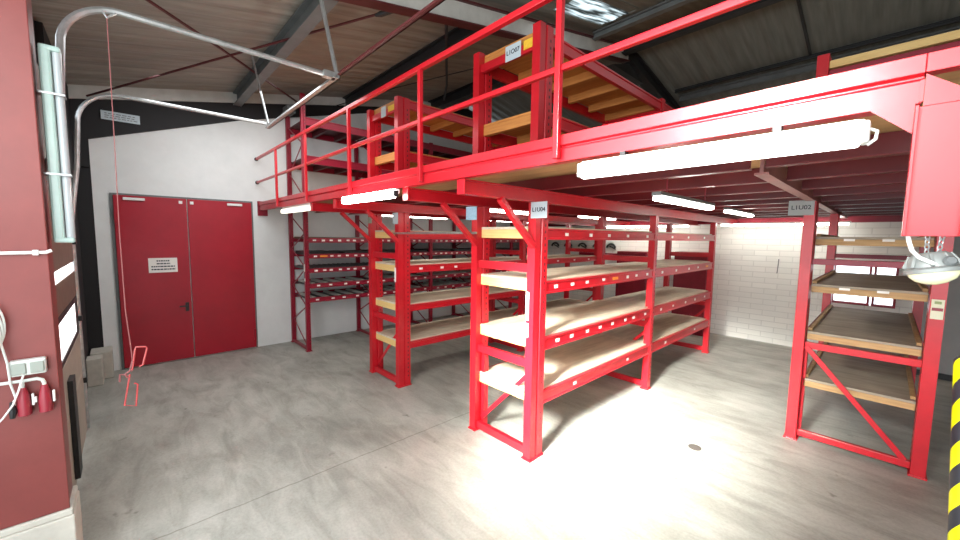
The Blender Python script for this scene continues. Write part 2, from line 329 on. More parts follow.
def purlin(n, y, m, x0=-5.94, x1=2.4, h=.13, w_=.05, lab=None):
    z = ZR(y)-.001
    mb = MB().box(x0, x1, y, y+.012, z-h, z-.01)
    mb.box(x0, x1, y-w_, y+.012, z-.02, z-.01) if False else None
    mb.box(x0, x1, y-w_/2, y+w_/2, z-h-.01, z-h).box(x0, x1, y-w_/2, y+w_/2, z-.025, z-.012)
    return struct(link('trim_%d' % n, mb, m, label=lab))
purlin(5, 1.16, GREYST, h=.16, w_=.09, x1=-2.74, lab='broad grey roof purlin nearest the gate')
purlin(6, 2.62, DARK, h=.15, w_=.09, x1=-2.74, lab='dark roof purlin above the railing')
purlin(7, 4.25, DARK, h=.17, w_=.13, x1=-2.74, lab='dark deep roof purlin left of the rafter')
purlin(8, 4.25, GREYST, h=.08, w_=.07, x0=-2.6, lab='grey roof purlin behind the rooflight')
purlin(9, 5.0, DARK, h=.16, w_=.12, x0=-2.6, lab='black ridge purlin')
purlin(10, 6.55, DARK, h=.05, w_=.04, x0=-2.5, lab='thin dark purlin of the far slope')
purlin(11, 6.75, GREYST, h=.1, w_=.08, x0=-2.5, lab='grey purlin of the far slope')
struct(link('trim_12', MB().prism([(5.3, ZR(5.3)-.025), (6.55, ZR(6.55)-.025), (6.55, ZR(6.55)), (5.3, ZR(5.3))], 0, -.87, -.845), DARK, label='dark roof sheet seam'))
# bracing rods under the roof
def rod(pts, r=.009, m=OXIDE, lab='', g=None):
    o = link('bracing_rod', MB().tube(pts, r, 6), m); return tag(o, lab, 'rod', g)
rod([(-3.30, .09, 3.10), (-3.98, .59, 3.20), (-5.93, 1.95, 3.47)], .012, OXIDE, 'dark red bracing rod running down to the left wall through the tracks')
b_ = rod([(-5.85, -.22, 3.02), (-4.19, .86, 3.26), (-2.80, 1.74, 3.44)], .011, OXIDE, 'dark red bracing rod rising to the white rafter, with a turnbuckle')
link('turnbuckle', MB().tube([(-3.02, 1.60, 3.405), (-2.98, 1.626, 3.41), (-2.86, 1.70, 3.43), (-2.82, 1.73, 3.437)], [.01, .022, .022, .01], 8), DARK, b_)
rod([(-2.74, 2.12, 3.51), (-4.58, 3.56, 3.81), (-5.3, 4.06, 3.90)], .018, DARK, 'black bracing rod dropping from the white rafter behind the railing')
rod([(-5.93, 2.48, 3.58), (-4.89, 2.88, 3.67), (-3.1, 3.87, 3.88)], .007, DARK, 'thin black bracing cable behind the upper rack')
rod([(-2.72, -.12, 2.93), (-2.75, .15, 2.98), (-2.7, .35, 3.05)], .004, DARK, 'thin wire under the brownish roof beside the curved track')

# ------------------------------------------------------------------ red double door in the left wall
d = struct(thing('door_1', (-6, .6, 0)))
X = -6
link('door_frame', MB().box(X+.001, X+.02, -.105, -.08, 0, 2.04).box(X+.001, X+.02, 1.28, 1.30, 0, 2.04).box(X+.001, X+.02, -.08, 1.28, 2.02, 2.04), GREYST, d)
for a, b in ((-.08, .575), (.585, 1.28)):
    lf = link('door_leaf', B(X+.002, X+.035, a, b, .015, 2.018), DOORRED, d, .003)
    if a < 0:
        hd = link('door_handle', MB().tube([(X+.035, .53, .69), (X+.075, .53, .69), (X+.078, .45, .69)], .009, 8).box(X+.035, X+.043, .512, .548, .62, .73), BLACK, lf, smooth=True)
        link('hinge', MB().box(X+.035, X+.05, -.08, -.055, 1.70, 1.86), DOORRED, lf)
        link('door_closer', B(X+.036, X+.06, .0, .19, 1.965, 1.995), WHITE, lf, .004)
        link('catch', B(X+.036, X+.05, .50, .535, 1.955, 1.99), WHITE, lf)
        sg = link('notice', B(X+.036, X+.040, .185, .455, 1.12, 1.295), LABEL, lf, label='white notice with four printed lines')
        for i, (u, v) in enumerate(((.25, .38), (.25, .39), (.21, .43), (.21, .43))): link('print_line', B(X+.0402, X+.0410, u, v, 1.255-.035*i, 1.270-.035*i), INK if i != 1 else PLUG, sg) if False else None
        mbp = MB()
        for i, (u, v) in enumerate(((.26, .38), (.26, .385), (.21, .43), (.21, .435))):
            y = u
            while y < v: 
                dy = random.uniform(.012, .03); mbp.box(X+.0402, X+.0408, y, min(v, y+dy), 1.253-.034*i, 1.268-.034*i); y += dy+.005
        link('printed_text', mbp, INK, sg)
    else:
        link('catch', B(X+.036, X+.05, .61, .645, 1.955, 1.99), WHITE, lf)
        link('door_closer', B(X+.036, X+.06, 1.0, 1.17, 1.965, 1.995), WHITE, lf, .004)
        link('hinge', MB().box(X+.035, X+.05, 1.255, 1.28, .12, .28), DOORRED, lf)
s_ = link('notice_board', B(-5.965, -5.95, -.13, .19, 2.83, 2.925), SIGN, bevel=.002); tag(s_, 'pale notice plate on the black beam above the left end of the white wall', 'sign')
mbp = MB()
for i in range(3):
    y = -.10
    while y < .15: dy = random.uniform(.015, .04); mbp.box(-5.9498, -5.949, y, y+dy, 2.895-.022*i, 2.903-.022*i); y += dy+.01
link('printed_text', mbp, GREYST, s_)

# ------------------------------------------------------------------ closed sectional gate at far left, its tracks
d = struct(thing('door_2', (-3.5, -.33, 0)))
for z0, z1, m in ((.02, .50, CREAM), (.51, .81, CREAM), (1.11, 1.295, BROWNP), (1.37, 1.95, BROWNP), (1.96, 2.5, BROWNP)):
    link('door_panel', B(-4.27, -2.7, -.335, -.300, z0, z1), m, d, .003)
link('door_panel', MB().box(-4.27, -2.7, -.335, -.300, .815, .85).box(-4.27, -2.7, -.335, -.300, 1.07, 1.105).box(-4.27, -4.15, -.335, -.300, .85, 1.07).box(-2.82, -2.7, -.335, -.300, .85, 1.07), DARK, d)
link('window_pane', B(-4.15, -2.82, -.310, -.305, .85, 1.07), mat('daylight_glow', (.9, .9, .9), .4, emit=1.6, ecol=(1, .95, .95)), d)  # emission stands in for daylight behind the window
link('window_pane', B(-4.2, -2.76, -.32, -.302, 1.30, 1.365), MATS['daylight_glow'], d)  # glowing strip for the light that shows between two panels, not a pane
link('bottom_seal', MB().box(-3.45, -3.30, -.299, -.275, .08, .70), BLACK, d)
def arc(cy, cz, r, x, n=10):   # from vertical (going up) to horizontal (+Y)
    return [(x, cy-r*math.cos(t), cz+r*math.sin(t)) for t in [math.pi/2*i/n for i in range(n+1)]]
def track(x, yv, zt, r, lab, zb=.02, yl=-.30):
    pts = [(x, yl, zb), (x, yl, 1.65)]+[(x, yv+.055, 2.1)]+arc(yv+.075+r, zt-r, r, x)[1:]+[(x, 1.08, zt)]
    mb = MB(); 
    t = link('door_track', None or MB().tube(pts, .016, 8), GALV, smooth=True); return tag(t, lab, 'door track')
t1 = track(-2.66, -.25, 2.675, .22, 'galvanised gate track nearest the column, curving into the ceiling')
t2 = track(-4.30, -.30, 2.69, .26, 'galvanised gate track curving up in front of the black gap and white wall')
link('track_bracket', MB().box(-4.34, -4.28, -.33, -.28, .40, .44).box(-4.34, -4.28, -.33, -.28, .9, .94).box(-4.34, -4.28, -.33, -.28, 1.5, 1.53), DARK, t2)
link('end_bracket', MB().box(-2.68, -2.63, 1.02, 1.10, 2.655, 2.695), GALV, t1)
cb_ = link('track_crossbar', MB().box(-4.34, -2.62, 1.08, 1.12, 2.655, 2.662).box(-4.34, -2.62, 1.11, 1.12, 2.655, 2.70), GALV); tag(cb_, 'grey angle bar joining the ends of the two gate tracks', 'bar')
tag(link('support_angle', MB().box(-2.60, -1.45, 1.095, 1.12, 2.67, 2.676).box(-2.60, -1.45, 1.112, 1.12, 2.67, 2.70), OXIDE), 'dark red angle bar carrying on from the crossbar towards the rafter', 'bar')
tag(link('track_hanger', MB().bar((-2.655, 1.12, 2.66), (-2.655, .98, 3.32), .035, .012, (0, 1, 0)), GALV), 'galvanised flat hanger at the end of the near gate track', 'hanger')
tag(link('track_hanger', MB().bar((-4.30, 1.10, 2.70), (-4.30, .98, 3.30), .03, .01, (0, 1, 0)), GALV), 'galvanised flat hanger at the end of the far gate track', 'hanger')
tag(link('wall_conduit', MB().tube([(-2.66, -.27, 1.60), (-2.66, -.30, 2.5)], .012, 8), GREYST), 'thin grey pipe behind the upright lamp beside the column', 'pipe')

# pull rope with wire hooks
t = thing('pull_rope', (-2.65, -.02, .69), 'pink pull rope with two bent wire hooks hanging in front of the red door', 'rope')
link('rope', MB().tube([(-2.65, -.012, 2.64), (-2.65, -.015, 2.1), (-2.65, -.02, 1.6), (-2.65, -.018, 1.2), (-2.65, -.006, .98), (-2.65, -.004, .91)], [.002, .002, .0024, .0028, .003, .003], 6), PINK, t, smooth=True)
link('knot', MB().tube([(-2.65, -.004, .93), (-2.65, -.016, .88), (-2.65, -.04, .862), (-2.65, -.055, .868), (-2.65, -.058, .83)], .005, 6).tube([(-2.65, -.035, .866), (-2.65, -.03, .85), (-2.65, -.02, .842)], .005, 6), PINK, t, smooth=True)
link('wire_hook', MB().tube([(-2.65, -.008, .88), (-2.65, .008, .985), (-2.65, .012, 1.0), (-2.65, .05, .995), (-2.65, .055, .985), (-2.65, .035, .90), (-2.65, .020, .893)], .0042, 8), HOOK, t, smooth=True, label='upper wire hook')
link('wire_hook', MB().tube([(-2.65, -.018, .86), (-2.65, -.046, .70), (-2.65, -.002, .685), (-2.65, .010, .80), (-2.65, -.004, .81)], .0042, 8), HOOK, t, smooth=True, label='lower wire hook')
link('top_bracket', MB().tube([(-2.65, -.03, 2.66), (-2.65, -.012, 2.63), (-2.65, .02, 2.66)], .006, 6), GALV, t)

# ------------------------------------------------------------------ column at the left edge, with its services
col = struct(thing('trim_13', (-2.58, -.35, 0), None))
link('column_web', MB().box(-2.66, -2.5305, -.262, -.252, .34, 3.0).box(-2.53, -2.515, -.44, -.263, .34, 3.0).box(-2.66, -2.515, -.455, -.445, .34, 3.0), RUST, col)
link('column_face', B(-2.514, -2.50, -.47, -.250, .322, 3.0), RUST, col, .003, label='rust red flat face of the column')
link('column_footing', MB().prism([(-2.72, -.60), (-2.48, -.60), (-2.48, -.235), (-2.72, -.235)], 2, 0, .29).prism([(-2.72, -.58), (-2.49, -.58), (-2.49, -.24), (-2.72, -.24)], 2, .29, .32), FOOT, col, .006, label='cream painted concrete footing')
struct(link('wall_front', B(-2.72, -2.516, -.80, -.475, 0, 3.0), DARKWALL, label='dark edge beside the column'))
lf = thing('upright_lamp', (-2.58, -.2, 1.55), 'unlit twin tube lamp mounted upright on the edge of the rust red column', 'lamp')
link('housing', B(-2.62, -2.56, -.238, -.200, 1.56, 2.40), FIXT, lf, .010)
link('cover', MB().tube([(-2.585, -.184, 1.57), (-2.585, -.184, 2.39)], .0155, 12), mat('clear_cover', (.45, .50, .52), .12, noise=.1), lf, smooth=True)
link('end_cap', B(-2.62, -2.56, -.237, -.170, 1.548, 1.572), FIXT, lf, .008); link('end_cap', B(-2.62, -2.56, -.237, -.170, 2.388, 2.412), FIXT, lf, .008)
for z in (1.85, 2.2): link('clip', B(-2.625, -2.555, -.2495, -.165, z, z+.008), GALV, lf)
cdt = link('cable_conduit', MB().tube([(-2.488, -.47, 1.505), (-2.488, -.28, 1.508), (-2.488, -.255, 1.508), (-2.49, -.238, 1.516)], .007, 8).box(-2.498, -2.478, -.292, -.276, 1.497, 1.519), WHITE, smooth=False); tag(cdt, 'white cable conduit across the column just below the upright lamp', 'conduit')
sk = thing('double_socket', (-2.49, -.33, .98), 'grey white double socket box on the column above the red plugs', 'socket')
link('box', B(-2.4995, -2.465, -.383, -.280, .985, 1.052), PLASTIC, sk, .006)
for y in (-.357, -.306): link('flap', B(-2.4645, -2.459, y-.020, y+.020, .993, 1.040), mat('grey_socket_flap', (.30, .34, .30), .4), sk, .003)
for y, lab in ((-.352, 'red industrial socket with white flaps, left under the double socket'), (-.292, 'red industrial socket with white flaps, right under the double socket')):
    p = thing('plug_socket', (-2.48, y, .81), lab, 'socket')
    link('body', MB().lathe([(.012, 0), (.021, .005), (.021, .05), (.017, .09), (.010, .12), (.008, .125)], (-2.474, y, .808), 14), PLUG, p, smooth=True)
    link('mount', B(-2.4995, -2.494, y-.015, y+.015, .83, .90), PLUG, p)
    link('flap', B(-2.48, -2.465, y+.0225, y+.030, .85, .90), WHITE, p, .002); link('flap', B(-2.48, -2.465, y-.030, y-.0225, .86, .885), WHITE, p, .002)
pp = link('curved_pipe', MB().tube([(-2.472, -.48, .965), (-2.472, -.34, .962), (-2.472, -.31, .963), (-2.472, -.296, .955), (-2.472, -.291, .94), (-2.472, -.291, .932)], .007, 8).tube([(-2.472, -.352, .962), (-2.472, -.352, .932)], .006, 8), PLASTIC, smooth=True)
tag(pp, 'grey bent pipe feeding the red sockets', 'pipe')
cbp = [(-2.464, -.345, .99), (-2.44, -.348, .975), (-2.45, -.36, .93), (-2.455, -.38, .87), (-2.46, -.41, .82), (-2.46, -.46, .76)]
tag(link('white_cable', MB().tube(cbp, .0035, 6), WHITE, smooth=True), 'white cable dropping from the double socket to the picture edge', 'cable')
mbc = MB()
for k in range(4):
    cy, cz = -.412-.006*k, 1.21-.02*k
    mbc.tube([(-2.47+.006*k, cy+.028*math.cos(a), cz+.085*math.sin(a)) for a in [2*math.pi*i/20 for i in range(20)]], .004, 6, True)
mbc.tube([(-2.46, -.40, 1.16), (-2.46, -.385, 1.05), (-2.46, -.382, .96), (-2.46, -.372, .90)], .004, 6)
tag(link('cable_coil', mbc, PLASTIC, smooth=True), 'coil of pale cable hanging at the left edge of the column', 'cable')
tag(link('black_plug', MB().tube([(-2.47, -.385, .88), (-2.465, -.382, .84), (-2.465, -.386, .81)], [.006, .013, .008], 8), BLACK, smooth=True), 'small black plug hanging beside the left red socket', 'plug')
# blocks in the corner
for k, (a, b, c, d_, h, lab) in enumerate(((-5.98, -5.72, -.34, -.17, .30, 'pale concrete block in the corner beside the red door'), (-5.68, -5.50, -.36, -.24, .29, 'narrow grey block in front of the pale corner block'))):
    tag(link('concrete_block', B(a, b, c, d_, .001, h), STONE, bevel=.008), lab, 'block')

# ------------------------------------------------------------------ racks
PD = .14
def post_mb(x0, x1, y0, y1, z0, z1, holes=True):
    xm0, xm1 = x0+.012, x1-.012; a = y0+(y1-y0)*.40; b = y0+(y1-y0)*.55
    poly = [(x0, y0), (x1, y0), (x1, a), (xm1, a+.006), (xm1, b-.006), (x1, b), (x1, y1), (x0, y1), (x0, b), (xm0, b-.006), (xm0, a+.006), (x0, a)]
    return MB().prism(poly, 2, z0, z1)
def make_post(par, x0, x1, y0, y1, z1, m, side=1, holes=True, foot=True, z0=0):
    pm = post_mb(x0, x1, y0, y1, z0+.012, z1)
    if holes:
        pm.cur = 1; z = z0+.10; xs = x1 if side > 0 else x0; yy = y0+(y1-y0)*.80
        while z < z1-.1:
            pm.box(xs-.0004 if side > 0 else xs-.0008, xs+.0008 if side > 0 else xs+.0004, yy-.006, yy+.006, z, z+.018); z += .045
    p = link('post', pm, [m, OXIDE], par, 0 if holes else .003)
    if foot: link('base_plate', B(x0-.01, x1+.01, y0-.01, y1+.01, z0+.0005, z0+.0115), m, p, .002)
    return p
def beam_mb(xo, y0, y1, z0, z1, s):   # C section beam, open to the side s, outer plane at x = xo
    t = .012; w_ = .035; xi = xo-s*w_
    poly = [(xo, z0), (xi, z0), (xi, z1), (xo, z1), (xo, z1-t), (xo-s*.008, z1-t-.004), (xo-s*.008, z0+t+.004), (xo, z0+t)]
    return MB().prism(poly, 1, y0, y1)
def labels(par, xo, y0, y1, z0, z1, n, s=1, orange=None, skip=0):
    zc = (z0+z1)/2
    for i in range(n):
        y = y0+(y1-y0)*(i+.5+random.uniform(-.12, .12))/n
        h = .012; w_ = .022
        xf = xo-s*.008
        if orange is not None and i == orange: link('price_label', B(xf, xf+s*.0015, y-.055, y+.045, zc-h, zc+h), ORANGE, par, label='orange label')
        else: link('price_label', B(xf, xf+s*.0015, y-w_, y+w_, zc-h+random.uniform(-.003, .003), zc+h), LABEL, par)
def board(par, x0, x1, y0, y1, zt, th, m_top, m_end, battens=0, lab=None):
    s = link('shelf_board', B(x0, x1, y0, y1, zt-.018, zt), m_top, par, .002, label=lab)
    for y in (y0, y1-.045): link('end_timber', B(x0, x1, y, y+.045, zt-th, zt-.0185), m_end, s, .003)
    for i in range(battens):
        y = y0+.045+(y1-y0-.09)*(i+1)/(battens+1); link('batten', B(x0+.03, x1-.03, y-.025, y+.02, zt-th*1.0, zt-.0185), m_end, s, .003)
    return s
def pallet_rack(lab, xl, xr, levels, pw=.065, m=RED, top=BEECH, end=TIMBER):
    """xl/xr outer faces; three frames, two bays; the first frame has double depth posts"""
    t = thing('pallet_rack', ((xl+xr)/2, 4, 0), lab, 'shelving rack')
    for k, (y, dd) in enumerate(FR):
        make_post(t, xr-pw, xr, y, y+dd, 1.838, m, 1, holes=(k < 2)); make_post(t, xl, xl+pw, y, y+dd, 1.838, m, 1, holes=(k == 0))
        yc = y+.02
        for z in (.05, .70, 1.385): link('frame_tie', B(xl+pw+.0005, xr-pw-.0005, yc, yc+.035, z-.03, z+.03), m, t, .003)
        link('frame_brace', MB().bar((xl+pw+.01, yc+.045, .10), (xr-pw-.005, yc+.045, .62), .010, .032), m, t, .002)
    for k in range(2):
        y0, y1 = FR[k][0]+FR[k][1]+.0005, FR[k+1][0]-.0005
        for i, (zb, ztp, nl, org) in enumerate(levels):
            bo = link('shelf_beam', beam_mb(xr, y0, y1, zb, ztp, 1), m, t, .001)
            link('shelf_beam', beam_mb(xl, y0, y1, zb, ztp, -1), m, t)
            if nl: labels(bo, xr, y0+.03, y1-.03, zb, ztp, nl if k == 0 else max(2, int(nl*.7)), 1, org if k == 0 else (4 if org is not None else None))
            board(t, xl+.036, xr-.036, y0-.09 if k == 0 else FR[1][0]+.0305, FR[k+1][0]+.03, ztp+.012, .085, top, end)
    return t
def upper_rack(lab, xl, xr, zt, pw=.065, m=RED):
    t = thing('upper_rack', ((xl+xr)/2, 4, 2.0335), lab, 'shelving rack')
    for k, (y, dd) in enumerate(FR):
        for a in (xl, xr-pw): make_post(t, a, a+pw, y, y+dd, zt, m, 1, holes=(k == 0), z0=2.0335)
        link('frame_tie', B(xl+pw+.0005, xr-pw-.0005, y+.02, y+.05, 2.85, 2.91), m, t, .003)
        link('frame_tie', B(xl+pw+.0005, xr-pw-.0005, y+.02, y+.05, 2.05, 2.10), m, t, .003)
    for k in range(2):
        y0, y1 = FR[k][0]+FR[k][1]+.0005, FR[k+1][0]-.0005
        for zb, ztp in UP:
            link('shelf_beam', beam_mb(xr, y0, y1, zb, ztp, 1), m, t, .001); link('shelf_beam', beam_mb(xl, y0, y1, zb, ztp, -1), m, t)
            board(t, xl+.036, xr-.036, y0-.08 if k == 0 else FR[1][0]+.0305, FR[k+1][0]+.03, ztp+.022, .085, TIMBERD, TIMBERD, 4)
    return t
FR = [(2.035, .14), (3.98, .07), (5.94, .07)]
LV1 = [(.39, .48, 2, None), (.79, .88, 8, None), (1.20, 1.29, 8, 4), (1.585, 1.665, 5, None)]
UP = [(2.36, 2.45), (2.88, 2.965)]
r1 = pallet_rack('bright red middle rack with four long pale wooden shelves and an L1U04 plate', -2.285, -1.635, LV1)
u1 = upper_rack('red upper rack with orange timber shelves and an L1O07 plate, on the platform', -2.285, -1.635, 3.0)
LV2 = [(.40, .47, 0, None), (.80, .87, 0, None), (1.21, 1.29, 7, None), (1.57, 1.645, 0, None)]
r2_ = pallet_rack('bright red pallet rack between the middle rack and the dark red rack by the wall', -4.06, -3.405, LV2)
u2 = upper_rack('red upper rack with orange timber shelves, left of the L1O07 rack', -4.06, -3.405, 2.98)
# signs and yellow labels on the racks
def plate(par, x, y, z, w_, h, txt, m, size=None):
    p = link('sign_plate', B(x-w_/2, x+w_/2, y-.004, y, z-h/2, z+h/2), m, par, .001, label='sign reading '+txt if txt else 'pale blue sign plate')
    if txt: text('lettering', txt, size or w_*.30, (x, y-.0048, z+.002), (R(90), 0, 0), INK, p)
    return p
plate(r1, -1.600, 2.024, 1.783, .135, .108, 'L1U04', SIGN)
plate(r1, -2.275, 2.024, 1.785, .125, .105, '', BLUESIGN)
plate(r2_, -3.44, 2.024, 1.775, .10, .115, '', SIGN)
plate(r2_, -3.99, 2.024, 1.77, .08, .07, '', mat('green_grey_sign', (.25, .33, .25), .4))
plate(u1, -1.89, 2.056, 2.895, .145, .105, 'L1O07', SIGN)
plate(u2, -3.72, 2.056, 2.895, .10, .105, '', SIGN)
link('yellow_label', B(-1.79, -1.71, 2.050, 2.058, 2.87, 2.93), YLABEL, u1); link('yellow_label', B(-3.62, -3.50, 2.050, 2.058, 2.87, 2.925), YLABEL, u2)
link('white_strip', B(-1.700, -1.675, 2.030, 2.0345, 1.02, 1.22), LABEL, r1); link('white_strip', B(-1.700, -1.675, 2.030, 2.0345, .90, 1.00), LABEL, r1)
link('white_strip', B(-3.478, -3.455, 2.030, 2.0345, 1.12, 1.27), LABEL, r2_)
link('post_stiffener', MB().box(-2.214, -2.185, 2.10, 2.15, .012, .66), RED, r1, .002)
link('post_stiffener', MB().box(-3.989, -3.965, 2.10, 2.15, .012, .66), RED, r2_, .002)

# small parts rack along the left wall (dark red, many shallow levels)
t = thing('parts_rack', (-5.64, 4.3, 0), 'dark red rack along the left wall with shallow levels of trays and many white labels', 'shelving rack')
YS = [1.70, 2.72, 3.74, 4.76, 5.78, 6.80]
XL, XR = -5.975, -5.305
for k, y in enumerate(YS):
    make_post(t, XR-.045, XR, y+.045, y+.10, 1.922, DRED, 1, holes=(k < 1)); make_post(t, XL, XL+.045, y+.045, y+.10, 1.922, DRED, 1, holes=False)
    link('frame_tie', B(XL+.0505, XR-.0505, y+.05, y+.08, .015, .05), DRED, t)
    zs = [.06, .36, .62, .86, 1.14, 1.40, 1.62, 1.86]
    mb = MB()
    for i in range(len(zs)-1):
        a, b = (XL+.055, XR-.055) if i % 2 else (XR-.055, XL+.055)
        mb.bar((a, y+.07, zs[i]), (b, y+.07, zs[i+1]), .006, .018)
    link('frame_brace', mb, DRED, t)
LV3 = [(.675, .735), (.87, .93), (1.08, 1.14), (1.275, 1.335), (1.49, 1.555)]
for k in range(len(YS)-1):
    y0, y1 = YS[k]+.1005, YS[k+1]+.0445
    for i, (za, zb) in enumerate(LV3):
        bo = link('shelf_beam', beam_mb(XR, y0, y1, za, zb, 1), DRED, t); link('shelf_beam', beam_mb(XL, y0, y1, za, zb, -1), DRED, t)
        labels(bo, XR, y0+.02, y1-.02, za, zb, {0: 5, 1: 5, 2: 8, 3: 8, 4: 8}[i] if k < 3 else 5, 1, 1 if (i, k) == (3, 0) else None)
        xa, xb = XL+.04, XR-.04
        if i < 2:
            link('tray_sheet', B(xa, xb, y0, y1, zb-.03, zb-.022), TRAYB, t)
            mb = MB()
            for q in range(5):
                y = y0+.04+q*(y1-y0-.06)/5; mb.prism([(y, zb-.02), (y+.012, zb+.008), (y+.046, zb+.008), (y+.046, zb+.003), (y+.02, zb+.003), (y+.01, zb-.02)], 0, xa+.01, xb-.004)
            link('divider_row', mb, TRAYG, t)
        elif i == 2:
            mb = MB()
            n = 26
            for q in range(n):
                y = y0+(y1-y0)*q/n; mb.box(xa, xb, y+.002, y+.030, zb-.02, zb+.012 if q % 2 else zb+.006)
            link('ribbed_mat', mb, mat('dark_grey_ribbed_sheet', (.07, .07, .072), .5), t)
        elif i == 3:
            link('tray', MB().box(xa, xb, y0+.02, y0+.42, zb-.02, zb+.03), TRAYB, t, .004); link('tray', MB().box(xa, xb, y0+.50, y1-.03, zb-.02, zb+.025), TRAYB, t, .004)
        else:
            link('board_piece', B(xa, xb, y0+.01, y0+.28, zb-.015, zb+.012), BOARDT, t); link('board_piece', B(xa, xb, y0+.30, y1-.02, zb-.015, zb+.010), mat('grey_board', (.22, .2, .17), .7), t)
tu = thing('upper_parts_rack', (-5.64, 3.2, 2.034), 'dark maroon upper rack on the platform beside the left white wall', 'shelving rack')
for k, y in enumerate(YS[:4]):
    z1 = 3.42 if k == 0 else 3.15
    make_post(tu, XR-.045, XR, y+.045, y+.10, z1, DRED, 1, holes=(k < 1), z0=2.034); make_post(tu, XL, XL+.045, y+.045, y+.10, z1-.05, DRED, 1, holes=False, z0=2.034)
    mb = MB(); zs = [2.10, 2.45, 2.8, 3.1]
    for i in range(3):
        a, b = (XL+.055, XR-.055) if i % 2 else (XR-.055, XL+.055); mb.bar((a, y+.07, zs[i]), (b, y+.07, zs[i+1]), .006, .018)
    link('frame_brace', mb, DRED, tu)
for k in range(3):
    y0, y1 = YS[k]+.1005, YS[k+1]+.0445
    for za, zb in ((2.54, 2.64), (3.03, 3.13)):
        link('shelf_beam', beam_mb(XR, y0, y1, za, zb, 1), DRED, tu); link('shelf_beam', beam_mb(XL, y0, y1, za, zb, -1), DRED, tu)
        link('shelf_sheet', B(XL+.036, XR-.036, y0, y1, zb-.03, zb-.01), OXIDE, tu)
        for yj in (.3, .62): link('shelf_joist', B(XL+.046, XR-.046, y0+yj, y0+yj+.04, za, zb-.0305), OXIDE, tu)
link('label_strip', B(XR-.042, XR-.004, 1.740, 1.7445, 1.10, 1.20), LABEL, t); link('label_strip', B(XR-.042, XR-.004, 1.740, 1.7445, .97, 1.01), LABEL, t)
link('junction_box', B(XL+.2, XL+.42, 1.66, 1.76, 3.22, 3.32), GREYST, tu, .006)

# right rack
xl, xr = -.465, .285
t = thing('pallet_rack', (-.09, 4.9, 0), 'red rack at the right with worn grey brown wooden shelves and a diagonal front brace', 'shelving rack')
for k, y in enumerate((3.87, 5.75)):
    make_post(t, xl, xl+.07, y, y+.15, 1.905, RED, 1, holes=False); make_post(t, xr-.07, xr, y, y+.15, 1.905, RED, -1)
    link('frame_tie', B(xl+.0705, xr-.0705, y+.03, y+.065, .035, .085), RED, t, .003)
    link('frame_tie', B(xl+.0705, xr-.0705, y+.03, y+.065, .755, .805), RED, t, .003)
    link('frame_tie', B(xl+.0705, xr-.0705, y+.03, y+.065, 1.42, 1.465), DRED, t, .003)
    link('frame_brace', MB().bar((xl+.08, y+.02, .775), (xr-.10, y+.02, .09), .012, .035), RED, t, .002)
link('post_stiffener', B(xl+.0705, xl+.088, 3.95, 4.0, .02, .74), RED, t, .002)
for zt, lb in ((.52, 0), (.905, 0), (1.285, 1), (1.655, 1)):
    y0, y1 = 3.95, 5.70
    s = board(t, xl+.075, xr-.075, y0, y1, zt-.02, .065, OLDWOOD, OLDEDGE)
    link('side_rail', B(xl+.0705, xl+.0745, 4.025, 5.745, zt-.09, zt+.005), DRED, t); link('side_rail', B(xr-.0745, xr-.0705, 4.025, 5.745, zt-.09, zt+.005), DRED, t)
    link('side_lip', MB().box(xl+.075, xl+.10, y0+.05, y1-.05, zt-.0195, zt), OLDEDGE, s); link('side_lip', MB().box(xr-.10, xr-.075, y0+.05, y1-.05, zt-.0195, zt), OLDEDGE, s)
    if lb:
        for x in (-.20, .0): link('price_label', B(x-.03, x+.03, y0-.0015, y0-.0002, zt-.062+.01, zt-.045+.01), LABEL, s)
    # outer frame timber facing the camera
plate(t, -.483, 3.866, 1.857, .155, .115, 'L1U02', mat('dim_grey_sign', (.30, .31, .30), .4), .045)
link('label_sheet', B(.222, .278, 3.864, 3.8695, 1.10, 1.23), mat('cream_label_sheet', (.72, .70, .52), .6), t)
link('label_stripe', MB().box(.226, .274, 3.8625, 3.8635, 1.155, 1.175), PLUG, t); link('label_stripe', MB().box(.235, .265, 3.8625, 3.8635, 1.20, 1.218), mat('olive_print', (.3, .36, .15), .6), t)
# the upper part of the right rack, seen above the platform edge
u_ = thing('upper_rack', (.8, 4.0, 2.035), 'dark red upper rack at the far right behind the platform edge, under the grey roof', 'shelving rack')
make_post(u_, -.465, -.395, 3.87, 4.02, 2.985, RED, 1, holes=False, z0=2.0335); link('shelf_beam', B(-.394, 2.2, 3.90, 3.94, 2.80, 2.87), DRED, u_, .003); link('shelf_beam', B(-.394, 2.2, 3.90, 3.94, 2.42, 2.49), DRED, u_)
link('shelf_board', B(-.394, 2.2, 3.89, 5.2, 2.88, 2.935), TIMBER, u_, .003); link('shelf_board', B(-.394, 2.2, 3.95, 5.2, 2.50, 2.53), DRED, u_)
link('shelf_joist', B(-.394, 2.2, 4.3, 4.35, 2.80, 2.879), OXIDE, u_); link('shelf_joist', B(-.394, 2.2, 4.7, 4.75, 2.80, 2.879), OXIDE, u_)
link('post', B(2.2005, 2.26, 3.88, 4.0, 2.036, 2.95), DRED, u_); link('post', B(2.2005, 2.26, 5.1, 5.2, 2.036, 2.95), DRED, u_); link('post', B(-.394, -.33, 5.2005, 5.27, 2.036, 2.95), DRED, u_)

